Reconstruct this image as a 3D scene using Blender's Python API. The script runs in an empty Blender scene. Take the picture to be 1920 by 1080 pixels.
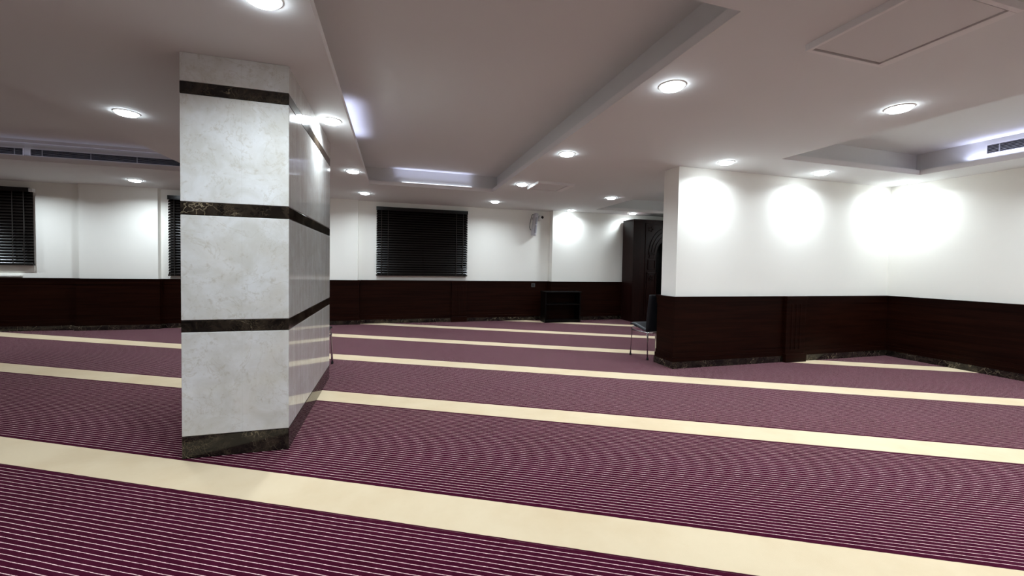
import bpy, bmesh, math, random
from mathutils import Vector, Matrix
random.seed(7)
C = bpy.context.scene.collection
sc = bpy.context.scene

# ------------------------------------------------------------------ camera (solved from the photograph's vanishing points)
F, CY, PITCH, ROLL, YAW, HC = 759.5764, 520.8128, .0306, .0176, .2818, 1.2433
H = 2.5
def cam_basis():
    c, s = math.cos(YAW), math.sin(YAW)
    r0 = Vector((c, -s, 0)); f0 = Vector((s, c, 0)); u0 = Vector((0, 0, 1))
    cp, sp = math.cos(PITCH), math.sin(PITCH)
    fw = cp*f0 - sp*u0; up = sp*f0 + cp*u0
    c, s = math.cos(ROLL), math.sin(ROLL)
    R = c*r0 + s*up; D = s*r0 - c*up
    return R, D, fw
cd = bpy.data.cameras.new('camera'); cam = bpy.data.objects.new('camera', cd); C.objects.link(cam)
R_, D_, F_ = cam_basis()
cam.matrix_world = Matrix(((R_.x, -D_.x, -F_.x, 0), (R_.y, -D_.y, -F_.y, 0), (R_.z, -D_.z, -F_.z, HC), (0, 0, 0, 1)))
cd.sensor_fit = 'HORIZONTAL'; cd.sensor_width = 36; cd.lens = F*36/1920
cd.shift_y = (CY-540)/1920; cd.clip_start = .02; cd.clip_end = 100
sc.camera = cam

# ------------------------------------------------------------------ helpers
def tag(o, label=None, cat=None, group=None, kind=None):
    if label: o['label'] = label
    if cat: o['category'] = cat
    if group: o['group'] = group
    if kind: o['kind'] = kind
    return o
def thing(name, label, cat, loc=(0, 0, 0), rz=0, group=None):
    o = bpy.data.objects.new(name, None); o.empty_display_size = .1; C.objects.link(o)
    o.location = loc; o.rotation_euler = (0, 0, rz)
    return tag(o, label, cat, group)
def obj(name, bm, mat, parent=None, bevel=0, smooth=False, shift=None, seg=2):
    if shift: bmesh.ops.translate(bm, verts=bm.verts, vec=-Vector(shift))
    bmesh.ops.recalc_face_normals(bm, faces=bm.faces)
    me = bpy.data.meshes.new(name); bm.to_mesh(me); bm.free()
    me.materials.append(mat)
    if smooth:
        for p in me.polygons: p.use_smooth = True
    o = bpy.data.objects.new(name, me); C.objects.link(o)
    if parent: o.parent = parent
    if bevel:
        b = o.modifiers.new('bevel', 'BEVEL'); b.width = bevel; b.segments = seg; b.limit_method = 'ANGLE'; b.angle_limit = math.radians(40)
    return o
def struct(name, bm, mat, **k):
    return tag(obj(name, bm, mat, **k), kind='structure')
def B(): return bmesh.new()
def box(bm, x0, x1, y0, y1, z0, z1):
    v = [bm.verts.new((x, y, z)) for x in (x0, x1) for y in (y0, y1) for z in (z0, z1)]
    for f in ((0,1,3,2),(4,6,7,5),(0,4,5,1),(2,3,7,6),(0,2,6,4),(1,5,7,3)): bm.faces.new([v[i] for i in f])
    return bm
def quad(bm, *p): bm.faces.new([bm.verts.new(q) for q in p])
def lathe(bm, prof, n=32, c=(0,0,0), axis='z'):
    rings = []
    for r, z in prof:
        if r < 1e-6:
            rings.append([bm.verts.new((0, 0, z))]); continue
        rings.append([bm.verts.new((r*math.cos(2*math.pi*i/n), r*math.sin(2*math.pi*i/n), z)) for i in range(n)])
    vs = [v for r in rings for v in r]
    for a, b in zip(rings, rings[1:]):
        for i in range(n):
            j = (i+1) % n
            if len(a) == 1 and len(b) == 1: continue
            if len(a) == 1: bm.faces.new((a[0], b[i], b[j]))
            elif len(b) == 1: bm.faces.new((a[i], a[j], b[0]))
            else: bm.faces.new((a[i], a[j], b[j], b[i]))
    if axis == 'y': bmesh.ops.rotate(bm, verts=vs, cent=(0,0,0), matrix=Matrix.Rotation(math.pi/2, 3, 'X'))
    bmesh.ops.translate(bm, verts=vs, vec=c)
    return vs
def tube(bm, pts, r, n=10):
    pts = [Vector(p) for p in pts]; rings = []
    for i, p in enumerate(pts):
        d = (pts[min(i+1, len(pts)-1)] - pts[max(i-1, 0)]).normalized()
        a = d.cross(Vector((0, 0, 1)))
        if a.length < .05: a = d.cross(Vector((1, 0, 0)))
        a.normalize(); b = d.cross(a)
        rr = r[i] if isinstance(r, (list, tuple)) else r
        rings.append([bm.verts.new(p + rr*(math.cos(2*math.pi*k/n)*a + math.sin(2*math.pi*k/n)*b)) for k in range(n)])
    for A, Bq in zip(rings, rings[1:]):
        for k in range(n): bm.faces.new((A[k], A[(k+1) % n], Bq[(k+1) % n], Bq[k]))
    bm.faces.new(rings[0]); bm.faces.new(rings[-1])
def copy_tree(o, parent=None):
    c = o.copy(); C.objects.link(c)
    if parent: c.parent = parent
    for ch in [x for x in list(C.objects) if x.parent == o]: copy_tree(ch, c)
    return c

# ------------------------------------------------------------------ materials
class N:
    def __init__(s, name):
        s.m = bpy.data.materials.new(name); s.m.use_nodes = True; s.t = s.m.node_tree; s.t.nodes.clear()
        s.out = s.n('ShaderNodeOutputMaterial'); s.p = s.n('ShaderNodeBsdfPrincipled'); s.l(s.p.outputs[0], s.out.inputs[0])
    def n(s, t, **k):
        x = s.t.nodes.new(t)
        for a, b in k.items(): setattr(x, a, b)
        return x
    def l(s, a, b): s.t.links.new(a, b)
    def put(s, sock, v):
        if hasattr(v, 'is_linked') or isinstance(v, bpy.types.NodeSocket): s.l(v, sock)
        else: sock.default_value = v
    def math(s, op, a, b=0., c=None, clamp=False):
        x = s.n('ShaderNodeMath', operation=op, use_clamp=clamp); s.put(x.inputs[0], a); s.put(x.inputs[1], b)
        if c is not None: s.put(x.inputs[2], c)
        return x.outputs[0]
    def mix(s, f, a, b, mode='MIX'):
        x = s.n('ShaderNodeMix', data_type='RGBA', blend_type=mode); s.put(x.inputs[0], f)
        s.put(x.inputs[6], a if not isinstance(a, tuple) else (*a[:3], 1)); s.put(x.inputs[7], b if not isinstance(b, tuple) else (*b[:3], 1))
        return x.outputs[2]
    def noise(s, vec, scale, detail=4, rough=.5, dist=0):
        x = s.n('ShaderNodeTexNoise'); s.l(vec, x.inputs['Vector']); x.inputs['Scale'].default_value = scale
        x.inputs['Detail'].default_value = detail; x.inputs['Roughness'].default_value = rough; x.inputs['Distortion'].default_value = dist
        return x.outputs[0]
    def ramp(s, f, lo, hi):
        x = s.n('ShaderNodeMapRange', interpolation_type='SMOOTHSTEP'); s.put(x.inputs[0], f); x.inputs[1].default_value = lo; x.inputs[2].default_value = hi
        return x.outputs[0]
    def scale(s, vec, v):
        x = s.n('ShaderNodeMapping'); s.l(vec, x.inputs[0]); x.inputs['Scale'].default_value = v
        return x.outputs[0]
    def bump(s, h, strength, dist):
        x = s.n('ShaderNodeBump'); s.l(h, x.inputs['Height']); x.inputs['Strength'].default_value = strength; x.inputs['Distance'].default_value = dist
        s.l(x.outputs[0], s.p.inputs['Normal'])
    def obj(s): return s.n('ShaderNodeTexCoord').outputs['Object']
    def pos(s): return s.n('ShaderNodeNewGeometry').outputs['Position']
    def set(s, **k):
        for a, v in k.items():
            sock = s.p.inputs[a.replace('_', ' ')]
            if isinstance(v, tuple): sock.default_value = (*v[:3], 1)
            else: s.put(sock, v)
        return s.m
def plain(name, col, rough=.5, metal=0, spec=.5, var=.06, scale=20):
    m = N(name); v = m.noise(m.obj(), scale, 3)
    dark = tuple(c*(1-var) for c in col); light = tuple(min(1, c*(1+var)) for c in col)
    m.set(Base_Color=m.mix(v, dark, light), Roughness=rough, Metallic=metal, Specular_IOR_Level=spec)
    return m.m

def paint(name, col, rough=.6, spec=.3):
    m = N(name); p = m.pos(); v = m.noise(p, 1.3, 3)
    m.set(Base_Color=m.mix(v, tuple(c*.985 for c in col), tuple(min(1, c*1.015) for c in col)), Roughness=rough, Specular_IOR_Level=spec)
    m.bump(m.noise(p, 180, 2), .04, .002)
    return m.m
M_WALL = paint('cream wall paint', (.86, .845, .79))
M_CEIL = paint('white ceiling paint', (.735, .735, .73), .75, .2)
M_LIP = paint('white cornice paint', (.80, .785, .78), .6, .2)

# carpet -------------------------------------------------------------
TH = .4728
def carpet():
    m = N('striped prayer carpet'); p = m.pos()
    sep = m.n('ShaderNodeSeparateXYZ'); m.l(p, sep.inputs[0])
    x, y = sep.outputs[0], sep.outputs[1]
    c = m.math('ADD', m.math('MULTIPLY', x, math.sin(TH)), m.math('MULTIPLY', y, math.cos(TH)))
    along = m.math('SUBTRACT', m.math('MULTIPLY', x, math.cos(TH)), m.math('MULTIPLY', y, math.sin(TH)))
    # rows of beige: quadratic fit through the rows' measured positions
    pts = [(2.0447, 0), (4.9066, 2), (9.089, 5)]
    (x0, y0), (x1, y1), (x2, y2) = pts
    d01 = (y1-y0)/(x1-x0); d12 = (y2-y1)/(x2-x1); g = (d12-d01)/(x2-x0)
    # k = y0 + d01 (c-x0) + g (c-x0)(c-x1)
    wob = m.math('MULTIPLY', m.math('SUBTRACT', m.noise(p, 14, 3), .5), .006)
    cw = m.math('ADD', c, wob)
    a = m.math('SUBTRACT', cw, x0); b = m.math('SUBTRACT', cw, x1)
    k = m.math('ADD', m.math('MULTIPLY', a, d01), m.math('MULTIPLY', m.math('MULTIPLY', a, b), g))
    fr = m.math('FRACT', m.math('ADD', k, 20.0))
    W = .187
    beige = m.math('MULTIPLY', m.ramp(fr, 1-W-.0012, 1-W+.0012), m.math('SUBTRACT', 1.0, m.ramp(fr, .9985, 1.0)))
    # fine cream pin lines
    vec = m.n('ShaderNodeCombineXYZ'); m.l(m.math('MULTIPLY', along, 60.), vec.inputs[0]); m.l(m.math('MULTIPLY', c, 200.), vec.inputs[1])
    jit = m.math('MULTIPLY', m.math('SUBTRACT', m.noise(vec.outputs[0], 1.6, 3, .7), .5), .0042)
    slow = m.math('MULTIPLY', m.math('SUBTRACT', m.noise(p, 6, 2), .5), .006)
    cp = m.math('ADD', m.math('ADD', c, jit), slow)
    ph = m.math('ABSOLUTE', m.math('SUBTRACT', m.math('FRACT', m.math('DIVIDE', m.math('ADD', cp, 5.0 + .0119), .02572)), .5))
    line = m.math('SUBTRACT', 1.0, m.ramp(ph, .038, .074))
    # keep a plain maroon margin beside each beige row
    marg = m.math('MULTIPLY', m.ramp(fr, .004, .012), m.math('SUBTRACT', 1.0, m.ramp(fr, 1-W-.012, 1-W-.005)))
    line = m.math('MULTIPLY', line, marg)
    broken = m.ramp(m.noise(vec.outputs[0], 3.0, 2, .6), .22, .42)
    line = m.math('MULTIPLY', line, m.math('MULTIPLY_ADD', broken, .45, .5))
    tuft = m.noise(p, 420, 3, .7); cloud = m.noise(p, 3.2, 5, .6); blot = m.noise(p, 22, 4, .6)
    mar = m.mix(m.ramp(cloud, .3, .7), (.043, .0026, .0125), (.057, .0040, .0215))
    mar = m.mix(m.ramp(blot, .35, .75), mar, (.072, .0078, .0255))
    mar = m.mix(m.ramp(tuft, .35, .8), mar, (.034, .0026, .009))
    pin = m.mix(tuft, (.70, .46, .46), (.94, .72, .68))
    base = m.mix(line, mar, pin)
    bg = m.mix(m.ramp(m.noise(p, 1.7, 5, .6), .35, .75), (.64, .53, .375), (.575, .455, .305))
    bg = m.mix(m.math('MULTIPLY', m.ramp(m.noise(p, 9, 4, .6), .62, .8), .35), bg, (.55, .42, .25))
    bg = m.mix(m.math('MULTIPLY', tuft, .25), bg, (.6, .5, .34))
    col = m.mix(beige, base, bg)
    m.set(Base_Color=col, Roughness=.95, Specular_IOR_Level=.03, Sheen_Weight=m.math('MULTIPLY_ADD', beige, -.02, .06), Sheen_Roughness=.42)
    m.p.inputs['Sheen Tint'].default_value = (1., .52, .66, 1)
    m.bump(m.math('ADD', m.math('MULTIPLY', tuft, .6), m.math('MULTIPLY', line, .25)), .35, .006)
    return m.m
M_CARPET = carpet()

def marble():
    m = N('cream marble'); o = m.obj()
    w = m.noise(o, 1.6, 6, .6, .6); fine = m.noise(o, 26, 6, .65, .4); cl = m.noise(o, 5.5, 5, .6, .5)
    col = m.mix(m.ramp(cl, .3, .72), (.61, .60, .56), (.74, .745, .74))
    col = m.mix(m.math('MULTIPLY', m.ramp(w, .5, .72), .5), col, (.64, .60, .52))
    vein = m.math('SUBTRACT', 1.0, m.ramp(m.math('ABSOLUTE', m.math('SUBTRACT', m.noise(o, 3.1, 7, .62, 1.2), .5)), 0, .012))
    col = m.mix(m.math('MULTIPLY', vein, .35), col, (.48, .44, .36))
    col = m.mix(m.math('MULTIPLY', m.ramp(fine, .54, .72), .5), col, (.47, .43, .36))
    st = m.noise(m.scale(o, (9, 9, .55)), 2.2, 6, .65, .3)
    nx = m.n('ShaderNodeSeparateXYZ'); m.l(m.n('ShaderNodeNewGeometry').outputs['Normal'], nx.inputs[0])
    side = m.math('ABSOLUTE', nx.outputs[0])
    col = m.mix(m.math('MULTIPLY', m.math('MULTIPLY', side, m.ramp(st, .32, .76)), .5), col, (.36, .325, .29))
    col = m.mix(m.math('MULTIPLY', side, .35), col, (.46, .44, .41))  # darker grey put into the side faces to offset strong grazing light
    sep = m.n('ShaderNodeSeparateXYZ'); m.l(o, sep.inputs[0])
    def seam(v, at, w): return m.math('SUBTRACT', 1.0, m.ramp(m.math('ABSOLUTE', m.math('SUBTRACT', v, at)), w*.3, w))
    s = m.math('MAXIMUM', seam(sep.outputs[0], .03, .0016), m.math('MAXIMUM', seam(sep.outputs[1], -.28, .0022), seam(sep.outputs[1], .3, .0022)))
    col = m.mix(m.math('MULTIPLY', s, .16), col, (.32, .30, .27))
    m.set(Base_Color=col, Roughness=m.math('MULTIPLY_ADD', fine, .06, .05), Specular_IOR_Level=.6)
    return m.m
M_MARBLE = marble()
def emperador():
    m = N('dark brown veined marble'); o = m.pos()
    base = m.mix(m.ramp(m.noise(o, 9, 6, .65, .8), .35, .7), (.0045, .0034, .0029), (.040, .030, .021))
    wv = m.n('ShaderNodeVectorMath', operation='ADD'); nz = m.n('ShaderNodeTexNoise'); m.l(o, nz.inputs['Vector']); nz.inputs['Scale'].default_value = 7; nz.inputs['Detail'].default_value = 5
    sc_ = m.n('ShaderNodeVectorMath', operation='SCALE'); m.l(nz.outputs[1], sc_.inputs[0]); sc_.inputs['Scale'].default_value = .22
    m.l(o, wv.inputs[0]); m.l(sc_.outputs[0], wv.inputs[1])
    def vor(scale, lo, hi):
        v = m.n('ShaderNodeTexVoronoi', feature='DISTANCE_TO_EDGE'); m.l(wv.outputs[0], v.inputs['Vector']); v.inputs['Scale'].default_value = scale
        return m.math('SUBTRACT', 1.0, m.ramp(v.outputs['Distance'], lo, hi))
    v1 = m.math('MULTIPLY', vor(9, .0, .024), m.ramp(m.noise(o, 5, 4), .46, .64))
    v2 = m.math('MULTIPLY', vor(38, .0, .07), m.ramp(m.noise(o, 7, 3), .42, .7))
    col = m.mix(m.math('MULTIPLY', v2, .5), base, (.17, .13, .08))
    col = m.mix(m.math('MULTIPLY', v1, .78), col, (.36, .30, .20))
    m.set(Base_Color=col, Roughness=.12, Specular_IOR_Level=.5)
    return m.m
M_EMP = emperador()
def wood(name, c0, c1, rough=.34, spec=.35, vertical=False):
    m = N(name); p = m.pos()
    g = m.scale(p, (22, 22, 1.6) if vertical else (1.2, 1.2, 34))
    n1 = m.noise(g, 1.0, 5, .6, .4); n2 = m.noise(g, 4.5, 4, .6)
    col = m.mix(m.ramp(n1, .3, .7), c0, c1)
    col = m.mix(m.math('MULTIPLY', m.ramp(n2, .5, .8), .5), col, tuple(c*.45 for c in c0))
    m.set(Base_Color=col, Roughness=m.math('MULTIPLY_ADD', n2, .12, rough-.06), Specular_IOR_Level=spec)
    return m.m
M_WOOD = wood('dark mahogany panelling', (.0092, .0020, .0010), (.0200, .0050, .0024), .38, .09)
M_WOODV = wood('dark mahogany upright boards', (.010, .0026, .0020), (.019, .0052, .0040), .34, .22, True)
M_WOODD = wood('near black stained wood', (.0016, .0009, .0008), (.003, .0017, .0015), .35, .2)
M_SLAT = wood('espresso blind slat', (.0055, .0040, .0034), (.010, .0072, .006), .24, .32)
M_CORD = plain('dark blind cord', (.02, .015, .012), .8)
M_WHITEP = plain('white enamel', (.80, .80, .79), .4)
M_GLASS = plain('dark backing glass', (.01, .012, .016), .06)
M_LEATHER = N('black leatherette')
M_LEATHER.set(Base_Color=M_LEATHER.mix(M_LEATHER.noise(M_LEATHER.obj(), 6, 3), (.010, .010, .012), (.017, .017, .021)), Roughness=.42, Specular_IOR_Level=.25)
M_LEATHER.bump(M_LEATHER.noise(M_LEATHER.obj(), 240, 3), .15, .001); M_LEATHER = M_LEATHER.m
M_CHROME = plain('chromed steel tube', (.72, .72, .76), .16, 1.0)
M_RUBBER = plain('black rubber', (.012, .012, .012), .7)
M_SILVER = plain('silver grey casing', (.52, .50, .53), .35, .25)
M_SILVERD = plain('silver grey perforated front', (.36, .35, .38), .5, .2, scale=300, var=.35)
M_DOME = plain('white camera housing', (.78, .77, .74), .35)
M_BLACK = plain('black gloss lens', (.006, .006, .008), .1)
M_SOCK = plain('grey socket plate', (.085, .08, .08), .4)
M_SOCKD = plain('dark socket insert', (.03, .03, .032), .4)
M_GRBACK = plain('painted duct darkness', (.012, .011, .012), .8)
M_HATCH = paint('hatch board paint', (.70, .69, .685), .7, .2)
M_GRSLAT = plain('grey grille louvre', (.34, .33, .33), .5)
M_GAP = plain('painted gap shade', (.035, .028, .027), .9)
def emit(name, col, s):
    m = N(name); v = m.noise(m.obj(), 8, 1)
    m.set(Base_Color=(.9, .9, .9), Emission_Color=m.mix(v, col, tuple(min(1, c*1.02) for c in col)), Emission_Strength=s)
    return m.m
LC = (.82, .925, 1.0)
M_LENS = emit('frosted downlight lens', LC, 28.0)

# ------------------------------------------------------------------ room shell
XL, XR, YB, YF = -8.5, 7.08, -3.2, 8.786
XP, YR, YE, YF2 = 3.35, 4.259, 4.543, 8.60
loop = [(XL, YF, 'far'), (-5.17, YF, 'far'), (-5.17, YF-.10, 'far'), (-4.05, YF-.10, 'far'), (-4.05, YF, 'far'), (-1.96, YF, 'far'), (-1.96, YF-.10, 'far'),
        (-.715, YF-.10, 'far'), (-.715, YF, 'far'), (3.43, YF, 'far'), (3.43, YF2, 'far'), (XR, YF2, 'alcove'), (XR, YE, 'partition'), (XP, YE, 'partition'),
        (XP, YR, 'partition'), (XR, YR, 'right'), (XR, YB, 'back'), (XL, YB, 'left')]   # third = wall of the segment that starts here
n = len(loop)
def offset(i, d):
    p, a, b = Vector(loop[i][:2]), Vector(loop[i-1][:2]), Vector(loop[(i+1) % n][:2])
    d0 = (p-a).normalized(); d1 = (b-p).normalized()
    n0 = Vector((d0.y, -d0.x)); n1 = Vector((d1.y, -d1.x))
    return p + d*(n0+n1) if abs(n0.dot(n1)) < .5 else p + d*n0
def band(bm, wall, d, z0, z1, cap=True):
    for i in range(n):
        if loop[i][2] != wall: continue
        j = (i+1) % n
        A, Bq = offset(i, d), offset(j, d); a, b = offset(i, -.01), offset(j, -.01)
        quad(bm, (A.x, A.y, z0), (Bq.x, Bq.y, z0), (Bq.x, Bq.y, z1), (A.x, A.y, z1))
        if cap:
            quad(bm, (A.x, A.y, z1), (Bq.x, Bq.y, z1), (b.x, b.y, z1), (a.x, a.y, z1))
            quad(bm, (a.x, a.y, z0), (b.x, b.y, z0), (Bq.x, Bq.y, z0), (A.x, A.y, z0))
walls = ['far', 'alcove', 'partition', 'right', 'back', 'left']
ZW = .891
for wi, w in enumerate(walls):
    bm = B(); band(bm, w, 0, -.02, H+.02, cap=False)
    if w == 'partition':
        pass
    struct('wall_'+w, bm, M_WALL)
    bm = B()
    band(bm, w, .030, .10, ZW-.004)
    band(bm, w, .036, .79, .855)          # top rail
    band(bm, w, .036, .14, .185)          # bottom rail
    band(bm, w, .043, .082, .14)          # plinth board
    band(bm, w, .041, .853, ZW-.010)      # cap moulding
    band(bm, w, .050, ZW-.014, ZW)
    struct('trim_%d' % (wi+1), bm, M_WOOD)
    bm = B(); band(bm, w, .050, -.005, .082)
    struct('baseboard_'+w, bm, M_EMP)
# raised pilaster strips of the panelling
def pilaster(k, x0, x1, yw):
    bm = B()
    box(bm, x0, x1, yw-.075, yw-.02, .09, .85)
    box(bm, x0-.012, x1+.012, yw-.095, yw-.02, 0, .115)
    box(bm, x0-.012, x1+.012, yw-.090, yw-.02, .845, ZW+.001)
    for t in (.28, .5, .72):
        xc = x0+(x1-x0)*t; box(bm, xc-.012, xc+.012, yw-.081, yw-.07, .17, .79)
    struct('trim_%d' % k, bm, M_WOOD, bevel=.003)
pilaster(7, 5.06, 5.40, YR)
pilaster(8, 1.18, 1.50, YF)
bm = B(); box(bm, -8.6, 7.2, -3.3, 8.9, -.05, 0); struct('floor', bm, M_CARPET)

# ceiling: soffit with four raised trays, each with a lip, a hidden ledge and a set-back wall
TRAYS = [(-6.6, -2.70, 1.63, 6.90), (-.405, 1.61, 1.63, 6.87), (4.19, 6.49, 1.30, 3.60), (4.22, 6.49, 5.1, 8.06)]
LIP, SET, DEPTH = .06, .10, .29
xs = sorted({-8.6, 7.2, *[v for t in TRAYS for v in t[:2]]}); ys = sorted({-3.3, 8.9, *[v for t in TRAYS for v in t[2:]]})
bm = B()
for x0, x1 in zip(xs, xs[1:]):
    for y0, y1 in zip(ys, ys[1:]):
        cx, cy = (x0+x1)/2, (y0+y1)/2
        if any(t[0] < cx < t[1] and t[2] < cy < t[3] for t in TRAYS): continue
        quad(bm, (x0, y0, H), (x1, y0, H), (x1, y1, H), (x0, y1, H))
bmesh.ops.remove_doubles(bm, verts=bm.verts, dist=1e-5)
for (x0, x1, y0, y1) in TRAYS:
    X0, X1, Y0, Y1 = x0-SET, x1+SET, y0-SET, y1+SET
    zt, zl = H+DEPTH, H+LIP
    o = [(x0, y0), (x1, y0), (x1, y1), (x0, y1)]; O = [(X0, Y0), (X1, Y0), (X1, Y1), (X0, Y1)]
    for i in range(4):
        j = (i+1) % 4
        quad(bm, (*o[i], zl), (*o[j], zl), (*O[j], zl), (*O[i], zl))
        quad(bm, (*O[i], zl), (*O[j], zl), (*O[j], zt), (*O[i], zt))
    quad(bm, *[(*p, zt) for p in O])
struct('ceiling', bm, M_CEIL)
for k, (x0, x1, y0, y1) in enumerate(TRAYS):      # lip mouldings round each tray
    bm = B(); t = .012
    for (a0, a1, b0, b1) in ((x0-t, x1+t, y1, y1+t), (x0-t, x1+t, y0-t, y0), (x0-t, x0, y0, y1), (x1, x1+t, y0, y1)):
        box(bm, a0, a1, b0, b1, H+.001, H+LIP+.002)
    struct('trim_%d' % (9+k), bm, M_LIP)
bm = B(); box(bm, -6.7, -2.6, 6.965, 7.0, 2.748, 2.79); struct('trim_13', bm, M_LIP)

# ------------------------------------------------------------------ marble column
XA, XB, YC, YD = -1.262, -.665, 2.949, 4.677
cb = ((XA+XB)/2, (YC+YD)/2, 0)
col = thing('marble_column', 'tall square column clad in polished cream marble with dark brown bands', 'column', cb)
col['kind'] = 'thing'
zs = [0, .1415, .7938, .8677, 1.5193, 1.5986, 2.2524, 2.3263, H]
for i, (a, b) in enumerate(zip(zs, zs[1:])):
    bm = B(); g = .0006
    box(bm, XA, XB, YC, YD, a+(g if i else 0), b-(g if i < 7 else 0))
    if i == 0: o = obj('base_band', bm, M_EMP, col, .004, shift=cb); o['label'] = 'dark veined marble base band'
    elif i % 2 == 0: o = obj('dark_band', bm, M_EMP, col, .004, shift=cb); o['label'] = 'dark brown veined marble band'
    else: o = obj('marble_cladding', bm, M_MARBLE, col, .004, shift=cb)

# ------------------------------------------------------------------ windows and their blinds
def blind(x0, x1, z0, z1, yw, label, short=0.):
    base = ((x0+x1)/2, yw, z0); r = thing('window_blind', label, 'blind', base, group='wooden blinds on the far wall')
    y = yw - .045
    bm = B(); box(bm, x0, x1-short, y-.035, y+.03, z1-.075, z1); obj('valance', bm, M_SLAT, r, .004, shift=base)
    bm = B(); zz = z1-.10; p = .0497; a = math.radians(56); hw = .0262
    while zz > z0+.046:
        dy, dz = hw*math.cos(a), hw*math.sin(a); th = .0016
        pr = [(-1, -1), (-.35, -.86), (.35, .86)]
        v = []
        for t in (-1, -.5, 0, .5, 1):
            cv = .004*(1-t*t)
            v.append((y + t*dy - cv*math.sin(a), zz + t*dz + cv*math.cos(a)))
        fr = [(b - th*math.sin(a), c + th*math.cos(a)) for b, c in v]
        ring = v + fr[::-1]
        L = [bm.verts.new((x0+.004, b, c)) for b, c in ring]; Rr = [bm.verts.new((x1-.004, b, c)) for b, c in ring]
        m_ = len(ring)
        for i in range(m_): bm.faces.new((L[i], L[(i+1) % m_], Rr[(i+1) % m_], Rr[i]))
        bm.faces.new(L); bm.faces.new(Rr[::-1]); zz -= p
    obj('slats', bm, M_SLAT, r, shift=base)
    bm = B(); box(bm, x0, x1, y-.028, y+.02, z0, z0+.028); obj('bottom_rail', bm, M_SLAT, r, .004, shift=base)
    for t in (.055, .125, .87, .945):
        xc = x0+(x1-x0)*t; bm = B(); box(bm, xc-.005, xc+.005, y-.032, y-.029, z0+.01, z1-.07)
        obj('ladder_tape', bm, M_CORD, r, shift=base)
    xc = x1-.10; bm = B(); tube(bm, [(xc, y-.036, z1-.07), (xc+.01, y-.04, z0+.6), (xc-.015, y-.042, z0+.28)], .003, 6); lathe(bm, [(0, .03), (.008, .02), (.011, -.02), (0, -.025)], 10, (xc-.015, y-.042, z0+.26))
    obj('pull_cord', bm, M_CORD, r, shift=base)
    xc = x0+.10; bm = B(); tube(bm, [(xc, y-.036, z1-.07), (xc, y-.042, z0+.18)], .004, 6); obj('tilt_wand', bm, M_CORD, r, shift=base)
    return r
def window(k, x0, x1, z0, z1):
    bm = B(); y0, y1 = YF-.022, YF+.01
    for a in ((x0, x1, z0, z0+.05), (x0, x1, z1-.05, z1), (x0, x0+.05, z0, z1), (x1-.05, x1, z0, z1), ((x0+x1)/2-.025, (x0+x1)/2+.025, z0, z1)):
        box(bm, a[0], a[1], y0, y1, a[2], a[3])
    w = struct('window_%d' % k, bm, M_SLAT)
    bm = B(); box(bm, x0+.04, x1-.04, YF-.012, YF-.006, z0+.04, z1-.04); obj('pane', bm, M_GLASS, w)  # unseen dark frame and pane, sized to keep gaps between slats dark
window(1, -7.72, -5.83, 1.12, 2.37); window(2, -3.9, -2.05, .965, 2.37); window(3, -.35, 1.49, 1.005, 2.375)
w1 = blind(-7.74, -5.80, 1.10, 2.39, YF, 'dark wooden blind cut off at the left edge, above a pale sill', .05)
w2 = blind(-3.92, -2.03, .945, 2.39, YF, 'dark wooden blind mostly hidden behind the marble column')
w3 = blind(-.37, 1.51, .985, 2.395, YF, 'wide dark wooden blind fully in view right of the marble column')
bm = B(); box(bm, -7.8, -5.98, YF-.06, YF+.01, .915, .945); box(bm, -7.8, -5.82, YF-.012, YF+.01, .995, 1.10); struct('trim_14', bm, M_WALL)
bm = B(); box(bm, -5.85, -5.80, YF-.06, YF, 2.325, 2.38); o = obj('bracket', bm, M_WHITEP, w1, shift=((-7.74-5.80)/2, YF, 1.10)); o['label'] = 'white mounting bracket'

# ------------------------------------------------------------------ downlights
DL = [(-.62, 2.23, 'round ceiling downlight cut off at the top edge, in front of the marble column'),
      (-2.23, 4.32, 'round ceiling downlight left of the marble column, beside the left ceiling tray'),
      (-4.01, 7.96, 'small round ceiling downlight at far left, below the long air grille'),
      (-.556, 3.95, 'dazzling round ceiling downlight close against the marble column side'),
      (-.565, 6.01, 'round ceiling downlight left of the far corner of the middle ceiling tray'),
      (-.53, 7.81, 'small round ceiling downlight above the left end of the wide blind'),
      (1.826, 2.42, 'largest round ceiling downlight, right of the middle tray, top centre right'),
      (1.835, 4.22, 'round ceiling downlight midway along the right edge of the middle tray'),
      (1.88, 6.02, 'round ceiling downlight touching the small ceiling hatch'),
      (1.895, 7.85, 'small round ceiling downlight above the right end of the wide blind'),
      (3.774, 8.37, 'small round ceiling downlight washing the far wall, right of the speaker'),
      (3.763, 6.61, 'round ceiling downlight between the small ceiling hatch and the partition wall end'),
      (5.29, 8.30, 'dim looking round ceiling downlight right above the carved wooden niche'),
      (3.70, 2.20, 'large round ceiling downlight on the right, beside the right ceiling tray'),
      (3.732, 3.92, 'first round ceiling downlight along the partition wall, nearest its free end'),
      (5.246, 3.935, 'second round ceiling downlight along the partition wall, in front of the right tray'),
      (6.80, 3.96, 'round ceiling downlight lost in glare in the right wall corner')]
def lamp(x, y, w, z=H-.032):
    L = bpy.data.lights.new('downlight_lamp', 'AREA'); L.shape = 'DISK'; L.size = .13; L.energy = w; L.color = LC; L.spread = math.radians(155)
    o = bpy.data.objects.new('downlight_lamp', L); C.objects.link(o); o.location = (x, y, z)
    return o
first = None
WATT = {0: 13, 1: 10, 2: 15, 5: 11, 4: 11, 13: 18, 14: 8.6, 15: 8.6, 16: 8, 10: 8.5, 12: 8, 6: 14}
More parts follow.
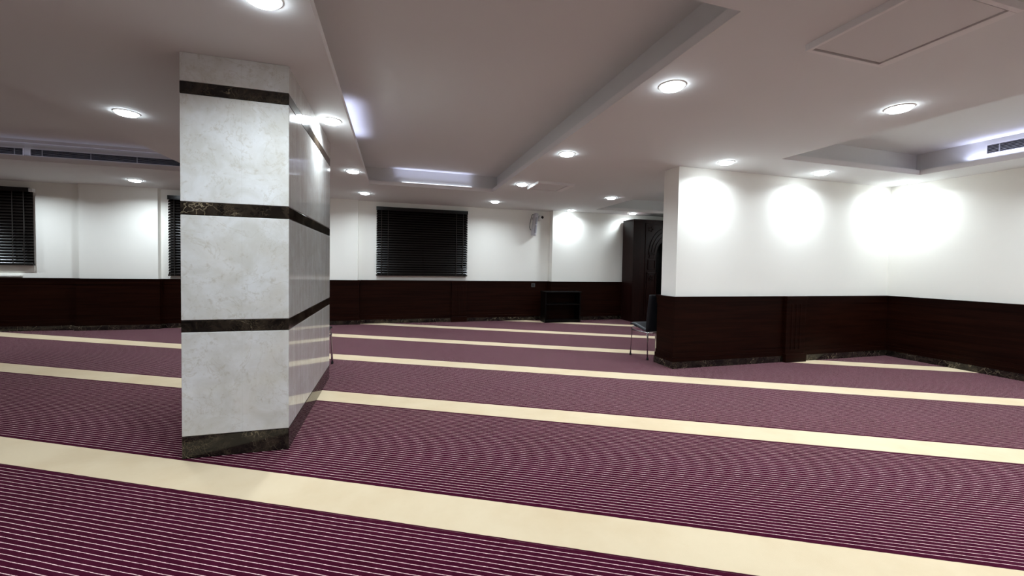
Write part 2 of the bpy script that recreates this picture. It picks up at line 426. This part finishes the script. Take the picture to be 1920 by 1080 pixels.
for i, (x, y, lab) in enumerate(DL):
    if first is None:
        first = thing('downlight', lab, 'light', (x, y, H), group='round recessed ceiling downlights')
        bm = B(); lathe(bm, [(.078, .004), (.078, -.004), (.083, -.006), (.089, -.004), (.093, .0), (.093, .004), (.078, .004)], 40); obj('trim_ring', bm, M_WHITEP, first, smooth=True)
        bm = B(); lathe(bm, [(.077, -.002), (.075, -.013), (.066, -.021), (.045, -.026), (.02, -.028), (0, -.0285)], 40); obj('lens', bm, M_LENS, first, smooth=True)
    else:
        d = copy_tree(first); d.location = (x, y, H); d['label'] = lab
    lamp(x, y, WATT.get(i, 12))
for (x, y, w) in [(-2.2, 2.3, 10), (-2.2, 6.0, 11), (-2.2, 7.9, 14), (-7.3, 4.2, 9), (-7.3, 7.9, 12), (-5.8, 7.95, 14), (-7.3, 1.0, 7),
                  (5.25, 4.9, 12), (6.8, 6.5, 14), (6.8, 2.0, 23), (6.8, .2, 22), (3.7, .4, 18), (1.83, .4, 13), (-.6, .4, 12), (-2.65, .4, 10), (-4.6, .4, 8),
                  (-5.0, -1.6, 8), (-3.5, -1.6, 9), (-1.3, -1.6, 12), (1.83, -1.6, 12), (3.7, -1.6, 16), (5.3, -1.6, 16), (5.3, -.2, 15)]:
    lamp(x, y, w)  # out-of-view lamps without fixtures, powered to fill and even the room light
def cove(x, y, z, sx, sy, w, rot=(math.pi, 0, 0), spread=95):
    L = bpy.data.lights.new('cove_lamp', 'AREA'); L.shape = 'RECTANGLE'; L.size = sx; L.size_y = sy; L.energy = w; L.color = (.64, .70, 1.0); L.spread = math.radians(spread)
    o = bpy.data.objects.new('cove_lamp', L); C.objects.link(o); o.location = (x, y, z); o.rotation_euler = rot
cove(.62, 6.925, H+LIP+.03, 1.25, .03, .42, spread=75)
bm = B(); tube(bm, [(.10, 6.948, H+LIP+.012), (1.26, 6.948, H+LIP+.012)], .009, 12)
o = obj('light_tube', bm, emit('bluish tube glow', (.80, .86, 1.0), 1.8), shift=(.68, 6.948, H+LIP)); o.location = (.68, 6.948, H+LIP)
tag(o, 'thin glowing light tube on the far ledge of the middle ceiling tray', 'light')
cove(-.445, 4.75, H+LIP+.012, .03, 1.15, .75)
cove(6.545, 2.25, H+LIP+.012, .03, 1.9, 2.7, spread=150)
cove(-4.6, 6.955, H+LIP+.012, 3.2, .03, .35, spread=150)  # weak lamp added to brighten the left tray's ledge; source unknown

# ------------------------------------------------------------------ ceiling hatches
def hatch(x0, x1, y0, y1, label, fw=.022, fr=.10, d=.036):
    base = ((x0+x1)/2, (y0+y1)/2, H); r = thing('ceiling_hatch', label, 'hatch', base)
    bm = B()
    for (a0, a1, b0, b1) in ((x0, x1, y1-fw, y1), (x0, x1, y0, y0+fw), (x0, x0+fw, y0+fw, y1-fw), (x1-fr, x1, y0+fw, y1-fw)):
        box(bm, a0, a1, b0, b1, H-d, H+.002)
    obj('frame', bm, M_LIP, r, .002, shift=base)
    bm = B(); box(bm, x0+fw+.006, x1-fr-.012, y0+fw+.006, y1-fw-.014, H-d+.004, H-.004); obj('panel', bm, M_HATCH, r, .002, shift=base)
    bm = B(); box(bm, x0+fw, x1-fr, y0+fw, y1-fw, H-.0035, H+.002); obj('gap_shade_sheet', bm, M_GAP, r, shift=base)  # dark sheet behind the panel; its colour paints the shade in the gap
hatch(2.03, 2.62, 5.69, 6.22, 'small square ceiling hatch with white frame beside a downlight')
hatch(2.19, 2.79, 1.185, 1.76, 'large rectangular ceiling hatch near the top right corner', fr=.06)

# ------------------------------------------------------------------ air grilles
def grille(a, b, z0, z1, at, axis, label):
    # axis 'x': runs along x on a wall facing -y at y=at ; axis 'y': runs along y on a wall facing -x at x=at
    base = ((a+b)/2, at, z0) if axis == 'x' else (at, (a+b)/2, z0)
    r = thing('air_grille', label, 'air vent', base)
    def bb(bm, s0, s1, d0, d1, q0, q1):
        if axis == 'x': box(bm, s0, s1, at-d1, at-d0, q0, q1)
        else: box(bm, at-d1, at-d0, s0, s1, q0, q1)
    bm = B(); bb(bm, a, b, 0, .002, z0, z1); obj('dark_backing', bm, M_GRBACK, r, shift=base)  # near-black sheet instead of an open duct; shade put into its colour
    bm = B(); t = .010
    bb(bm, a-t, b+t, 0, .014, z1, z1+t); bb(bm, a-t, b+t, 0, .014, z0-t, z0); bb(bm, a-t, a, 0, .014, z0, z1); bb(bm, b, b+t, 0, .014, z0, z1)
    obj('frame', bm, M_LIP, r, shift=base)
    bm = B(); k = 6; hh = (z1-z0)/k
    for i in range(k): bb(bm, a, b, .002, .012, z0+hh*(i+.43), z0+hh*(i+.57))
    s = a+.12
    while s < b:
        bb(bm, s-.004, s+.004, .003, .0125, z0, z1); s += .52
    obj('slats', bm, M_GRSLAT, r, shift=base)
grille(-4.655, -2.68, 2.588, 2.674, 7.0, 'x', 'long dark slotted air grille left of the marble column')
grille(-6.5, -4.735, 2.588, 2.674, 7.0, 'x', 'dark slotted air grille cut off by the left edge')
grille(1.25, 3.03, 2.632, 2.728, 6.59, 'y', 'slotted air grille in the blue lit tray at the right edge')

# ------------------------------------------------------------------ speaker, camera, sockets on the far wall
sx, sz = 3.02, 1.93
spk = thing('wall_speaker', 'slim silver grey column speaker high on the far wall with a looped black cable', 'speaker', (sx, YF, sz))
bm = B(); prof = []
hw, dp = .055, .085
for t in range(13):
    a = math.pi*t/12; prof.append((-hw*math.cos(a), -.05-dp*math.sin(a)))
prof = [(-hw, -.03)] + prof + [(hw, -.03)]
lo = [bm.verts.new((px, py, 0)) for px, py in prof]; hi = [bm.verts.new((px+.03, py-.05, .47)) for px, py in prof]
hi2 = [bm.verts.new((px*.7+.032, (py+.08)*.7-.13, .495)) for px, py in prof]
for A_, B_ in ((lo, hi), (hi, hi2)):
    for i in range(len(prof)): bm.faces.new((A_[i], A_[(i+1) % len(prof)], B_[(i+1) % len(prof)], B_[i]))
bm.faces.new(lo); bm.faces.new(hi2[::-1]); obj('casing', bm, M_SILVER, spk)
bm = B(); 
for k in range(2):
    z0, z1 = (.05, .22) if k == 0 else (.25, .40)
    for t in range(5):
        a = math.pi*(.36+.07*t)
        x_, y_ = -hw*1.03*math.cos(a), -.05-dp*1.03*math.sin(a)
        f0, f1 = z0/.47, z1/.47
        x2, y2 = -hw*1.03*math.cos(a+.22), -.05-dp*1.03*math.sin(a+.22)
        quad(bm, (x_+.03*f0, y_-.05*f0, z0), (x2+.03*f0, y2-.05*f0, z0), (x2+.03*f1, y2-.05*f1, z1), (x_+.03*f1, y_-.05*f1, z1))
obj('grille', bm, M_SILVERD, spk)
bm = B(); box(bm, -.02, .03, -.10, 0, .36, .41); obj('bracket', bm, M_SILVERD, spk, .004)
bm = B(); box(bm, -.02, .02, -.04, 0, .08, .12); obj('bracket', bm, M_SILVERD, spk, .004)
bm = B(); tube(bm, [(.0, -.06, .48), (-.05, -.07, .46), (-.075, -.07, .36), (-.095, -.065, .27), (-.10, -.06, .18), (-.085, -.05, .14), (-.06, -.04, .12)], .006, 8); obj('cable', bm, M_RUBBER, spk, smooth=True)
cm = thing('security_camera', 'small white round security camera with black lens beside the column speaker', 'camera', (3.17, YF, 2.335))
bm = B(); lathe(bm, [(0, 0), (.05, 0), (.055, -.02), (.045, -.05), (.05, -.055), (.058, -.075), (.055, -.11), (.04, -.13), (0, -.13)], 28, (0, 0, 0), 'y')
bmesh.ops.scale(bm, verts=bm.verts, vec=(1, -1, 1))
for v in bm.verts:
    if v.co.y > 0: v.co.y = -v.co.y
obj('housing', bm, M_DOME, cm, smooth=True)
bm = B(); bmesh.ops.create_uvsphere(bm, u_segments=20, v_segments=12, radius=.034); bmesh.ops.translate(bm, verts=bm.verts, vec=(.028, -.115, .006)); obj('lens', bm, M_BLACK, cm, smooth=True)
def socket(x, z, yw, label):
    r = thing('wall_socket', label, 'socket', (x, yw, z))
    bm = B(); box(bm, -.045, .045, -.012, .002, -.045, .045); obj('cover_plate', bm, M_SOCK, r, .004)
    bm = B(); box(bm, -.026, .026, -.015, -.011, -.026, .026); obj('insert', bm, M_SOCKD, r, .002)
socket(3.04, .800, YF-.030, 'grey square wall socket on the panelling above the low shelf unit')
socket(-5.215, .845, YF-.030, 'grey wall socket on the left panelling just under the white wall')

# ------------------------------------------------------------------ low shelf unit
x0, x1, y0, y1, zt = 3.155, 4.0, 8.24, 8.545, .686
base = ((x0+x1)/2, (y0+y1)/2, 0)
sh = thing('shelf_unit', 'low near black wooden shelf unit standing against the far panelling', 'shelf unit', base)
for a in (x0, x1-.03):
    bm = B(); box(bm, a, a+.03, y0+.01, y1, 0, zt-.03); obj('side_panel', bm, M_WOODD, sh, .003, shift=base)
bm = B(); box(bm, x0-.015, x1+.015, y0-.01, y1, zt-.03, zt); o = obj('top', bm, M_WOODD, sh, .005, shift=base)
for z in (.055, .41):
    bm = B(); box(bm, x0+.03, x1-.03, y0+.02, y1-.01, z-.022, z); obj('shelf', bm, M_WOODD, sh, .002, shift=base)
bm = B(); box(bm, x0+.03, x1-.03, y1-.012, y1-.002, .02, zt-.03); obj('back_panel', bm, M_WOOD, sh, shift=base)
bm = B(); box(bm, x0+.03, x1-.03, y0+.03, y0+.05, 0, .034); obj('plinth', bm, M_WOODD, sh, shift=base)

# ------------------------------------------------------------------ carved wooden niche (mihrab) at the far right
x0, x1, yf, yb, zt = 5.20, XR-.055, 8.10, YF2-.055, 2.314
base = ((x0+x1)/2, (yf+yb)/2, 0)
mi = thing('prayer_niche', 'tall dark carved wooden prayer niche, partly hidden behind the partition wall', 'prayer niche', base)
xm = (x0+x1)/2; hw = .30; zs_ = 1.52
bm = B()                                                   # front frame with an arched opening, extruded
arc = [(xm-hw, 0), (xm-hw, zs_)] + [(xm-hw*math.cos(math.pi*t/24), zs_+hw*1.25*math.sin(math.pi*t/24)) for t in range(1, 24)] + [(xm+hw, zs_), (xm+hw, 0)]
outer = [(x0, 0), (x0, zs_)] + [(x0+(x1-x0)*t/24, zt) for t in range(1, 24)] + [(x1, zs_), (x1, 0)]
outer[2] = (x0, zt); outer[-3] = (x1, zt)
def ext(bm, ring_in, ring_out, ya, yb_):
    for y in (ya, yb_):
        A_ = [bm.verts.new((p[0], y, p[1])) for p in ring_in]; O_ = [bm.verts.new((p[0], y, p[1])) for p in ring_out]
        for i in range(len(A_)-1): bm.faces.new((A_[i], A_[i+1], O_[i+1], O_[i]))
        if y == ya: fa, fo = A_, O_
    for i in range(len(A_)-1):
        bm.faces.new((fa[i], fa[i+1], A_[i+1], A_[i])); bm.faces.new((fo[i], fo[i+1], O_[i+1], O_[i]))
ext(bm, arc, outer, yf, yf+.05); obj('front_frame', bm, M_WOODV, mi, shift=base)
for a, b in ((x0, x0+.04), (x1-.04, x1)):
    bm = B(); box(bm, a, b, yf+.05, yb, 0, zt); obj('side_panel', bm, M_WOODV, mi, .003, shift=base)
bm = B(); box(bm, x0-.01, x1+.01, yf-.012, yb, zt, zt+.03); obj('cornice', bm, M_WOODV, mi, .004, shift=base)
bm = B(); box(bm, x0+.05, x1-.05, yb-.03, yb-.01, 0, zt-.05); obj('back_panel', bm, M_WOODD, mi, shift=base)
for sgn in (-1, 1):                                        # carved side panels
    cx = xm+sgn*.42
    bm = B()
    for (a0, a1, q0, q1) in ((-.13, .13, .12, .15), (-.13, .13, 1.10, 1.13), (-.13, -.10, .12, 1.13), (.10, .13, .12, 1.13), (-.10, .10, 1.20, 1.22), (-.10, .10, 1.41, 1.43), (-.10, -.08, 1.2, 1.43), (.08, .10, 1.2, 1.43),
                             (-.075, .055, 1.47, 1.50), (-.06, .04, 1.50, 1.56), (-.085, .065, 1.56, 1.60)):
        box(bm, cx+a0, cx+a1, yf-.016, yf+.004, q0, q1)
    obj('carved_moulding', bm, M_WOODV, mi, .003, shift=base)
    bm = B(); 
    lathe(bm, [(.085, 0), (.085, .012), (.072, .016), (.066, .008), (0, .008)], 28, (cx, yf, 1.02), 'y')
    for k in range(8):
        a = k*math.pi/4; lathe(bm, [(.018, .006), (.014, .018), (0, .02)], 10, (cx+.042*math.cos(a), yf, 1.02+.042*math.sin(a)), 'y')
    lathe(bm, [(.018, .006), (.014, .02), (0, .022)], 12, (cx, yf, 1.02), 'y')
    obj('carved_rosette', bm, M_WOODV, mi, smooth=False, shift=base)
bm = B()                                                   # arch mouldings and the upper carved border
for r in (1.16, 1.42, 1.66):
    prev = None
    for t in range(0, 33):
        a = math.pi*t/32; p = (xm-hw*r*math.cos(a), zs_+.02+hw*r*1.28*math.sin(a))
        if prev:
            dx, dz = p[0]-prev[0], p[1]-prev[1]; L_ = math.hypot(dx, dz); nx, nz = -dz/L_*.012, dx/L_*.012
            v = [bm.verts.new((q[0]+s*nx, y, q[1]+s*nz)) for y in (yf-.016, yf+.002) for q, s in ((prev, -1), (p, -1), (p, 1), (prev, 1))]
            for f in ((0,1,2,3), (4,7,6,5), (0,4,5,1), (2,6,7,3), (1,5,6,2), (0,3,7,4)): bm.faces.new([v[i] for i in f])
        prev = p
obj('arch_moulding', bm, M_WOODV, mi, shift=base)
bm = B()
for (a0, a1, q0, q1) in ((xm-.60, xm+.60, 2.235, 2.255), (xm-.60, xm-.58, .08, 2.255), (xm+.58, xm+.60, .08, 2.255)): box(bm, a0, a1, yf-.014, yf+.003, q0, q1)
for sgn in (-1, 1):
    for k in range(5):
        a = k*2*math.pi/5; cx, cz = xm+sgn*.46+.05*math.cos(a), 2.13+.04*math.sin(a); lathe(bm, [(.022, 0), (.018, .012), (0, .014)], 10, (cx, yf-.001, cz), 'y')
obj('carved_border', bm, M_WOODV, mi, shift=base)

# ------------------------------------------------------------------ chairs
def slab(bm, prof, th, wfun, nx=13, edge=.016):
    """sweep a (y,z) centre-line into a cushioned panel; wfun gives the half width along it"""
    m_ = len(prof); P = [Vector(p) for p in prof]; nor = []
    for i in range(m_):
        d = (P[min(i+1, m_-1)]-P[max(i-1, 0)]).normalized(); nor.append(Vector((-d.y, d.x)))
    top, bot = [], []
    for i in range(m_):
        e = min(i, m_-1-i); k = (0.35, .8, 1, 1)[min(e, 3)]
        w = wfun(i/(m_-1)); a, b = [], []
        for j in range(nx):
            u = -1+2*j/(nx-1); ed = min(1, (1-abs(u))/.12); kk = k*(.35+.65*math.sqrt(max(0, ed)))
            q = P[i]
            a.append(bm.verts.new((u*w, q.x+nor[i].x*th*.5*kk, q.y+nor[i].y*th*.5*kk))); b.append(bm.verts.new((u*w, q.x-nor[i].x*th*.5*kk, q.y-nor[i].y*th*.5*kk)))
        top.append(a); bot.append(b)
    for i in range(m_-1):
        for j in range(nx-1):
            bm.faces.new((top[i][j], top[i][j+1], top[i+1][j+1], top[i+1][j])); bm.faces.new((bot[i][j], bot[i+1][j], bot[i+1][j+1], bot[i][j+1]))
        bm.faces.new((top[i][0], top[i+1][0], bot[i+1][0], bot[i][0])); bm.faces.new((top[i][-1], bot[i][-1], bot[i+1][-1], top[i+1][-1]))
    for j in range(nx-1):
        bm.faces.new((top[0][j], bot[0][j], bot[0][j+1], top[0][j+1])); bm.faces.new((top[-1][j], top[-1][j+1], bot[-1][j+1], bot[-1][j]))
ch = thing('chair', 'black padded chair with chrome legs behind the end of the partition wall', 'chair', (3.448, 4.872, 0), group='black padded chairs with chrome legs')
bm = B(); slab(bm, [(.205, .436), (.20, .443), (.185, .448), (.15, .446), (.09, .436), (.03, .423), (-.04, .408), (-.10, .397), (-.125, .394), (-.140, .393)], .040, lambda t: .205-.02*t)
obj('seat', bm, M_LEATHER, ch, smooth=True)
bm = B(); slab(bm, [(-.138, .376), (-.140, .386), (-.146, .42), (-.155, .50), (-.166, .58), (-.178, .66), (-.190, .74), (-.202, .82), (-.208, .868), (-.210, .878), (-.2105, .884)], .036, lambda t: .178+.012*math.sin(t*math.pi*.8))
obj('backrest', bm, M_LEATHER, ch, smooth=True)
def leg(pts, r=.0115):
    bm = B(); tube(bm, pts, r, 12); return bm
for s in (-1, 1):
    for kind in ('f', 'r'):
        if kind == 'f': pts = [(s*.175, .10, .405), (s*.180, .135, .418), (s*.188, .165, .400), (s*.193, .170, .375), (s*.21, .17, .012)]
        else: pts = [(s*.120, -.12, .368), (s*.150, -.135, .368), (s*.163, -.150, .356), (s*.166, -.158, .330), (s*.166, -.170, .012)]
        o = obj('leg', leg(pts), M_CHROME, ch, smooth=True)
        bm = B(); e = pts[-1]; lathe(bm, [(0, 0), (.0135, 0), (.0145, .006), (.0135, .026), (0, .026)], 14, (e[0], e[1], 0)); obj('foot_cap', bm, M_RUBBER, o)
for s in (-1, 1):
    bm = B(); tube(bm, [(s*.194, .166, .362), (s*.166, -.156, .366)], .009, 10); obj('side_rail', bm, M_CHROME, ch, smooth=True)
bm = B(); tube(bm, [(-.165, -.155, .362), (.165, -.155, .362)], .009, 10); obj('rear_rail', bm, M_CHROME, ch, smooth=True)
c2 = copy_tree(ch); c2.location = (-.937, 5.17, 0); c2['label'] = 'black padded chair almost wholly hidden behind the marble column'

# ------------------------------------------------------------------ world and colour
wd = bpy.data.worlds.new('world'); sc.world = wd; wd.use_nodes = True
wd.node_tree.nodes['Background'].inputs[0].default_value = (.02, .022, .03, 1); wd.node_tree.nodes['Background'].inputs[1].default_value = .3
sc.view_settings.view_transform = 'Standard'; sc.view_settings.look = 'None'; sc.view_settings.exposure = 0.56; sc.view_settings.gamma = 0.91
try:
    sc.cycles.use_denoising = True; sc.cycles.use_light_tree = True; sc.cycles.sample_clamp_indirect = 8
    sc.cycles.max_bounces = 10; sc.cycles.diffuse_bounces = 6
except Exception: pass
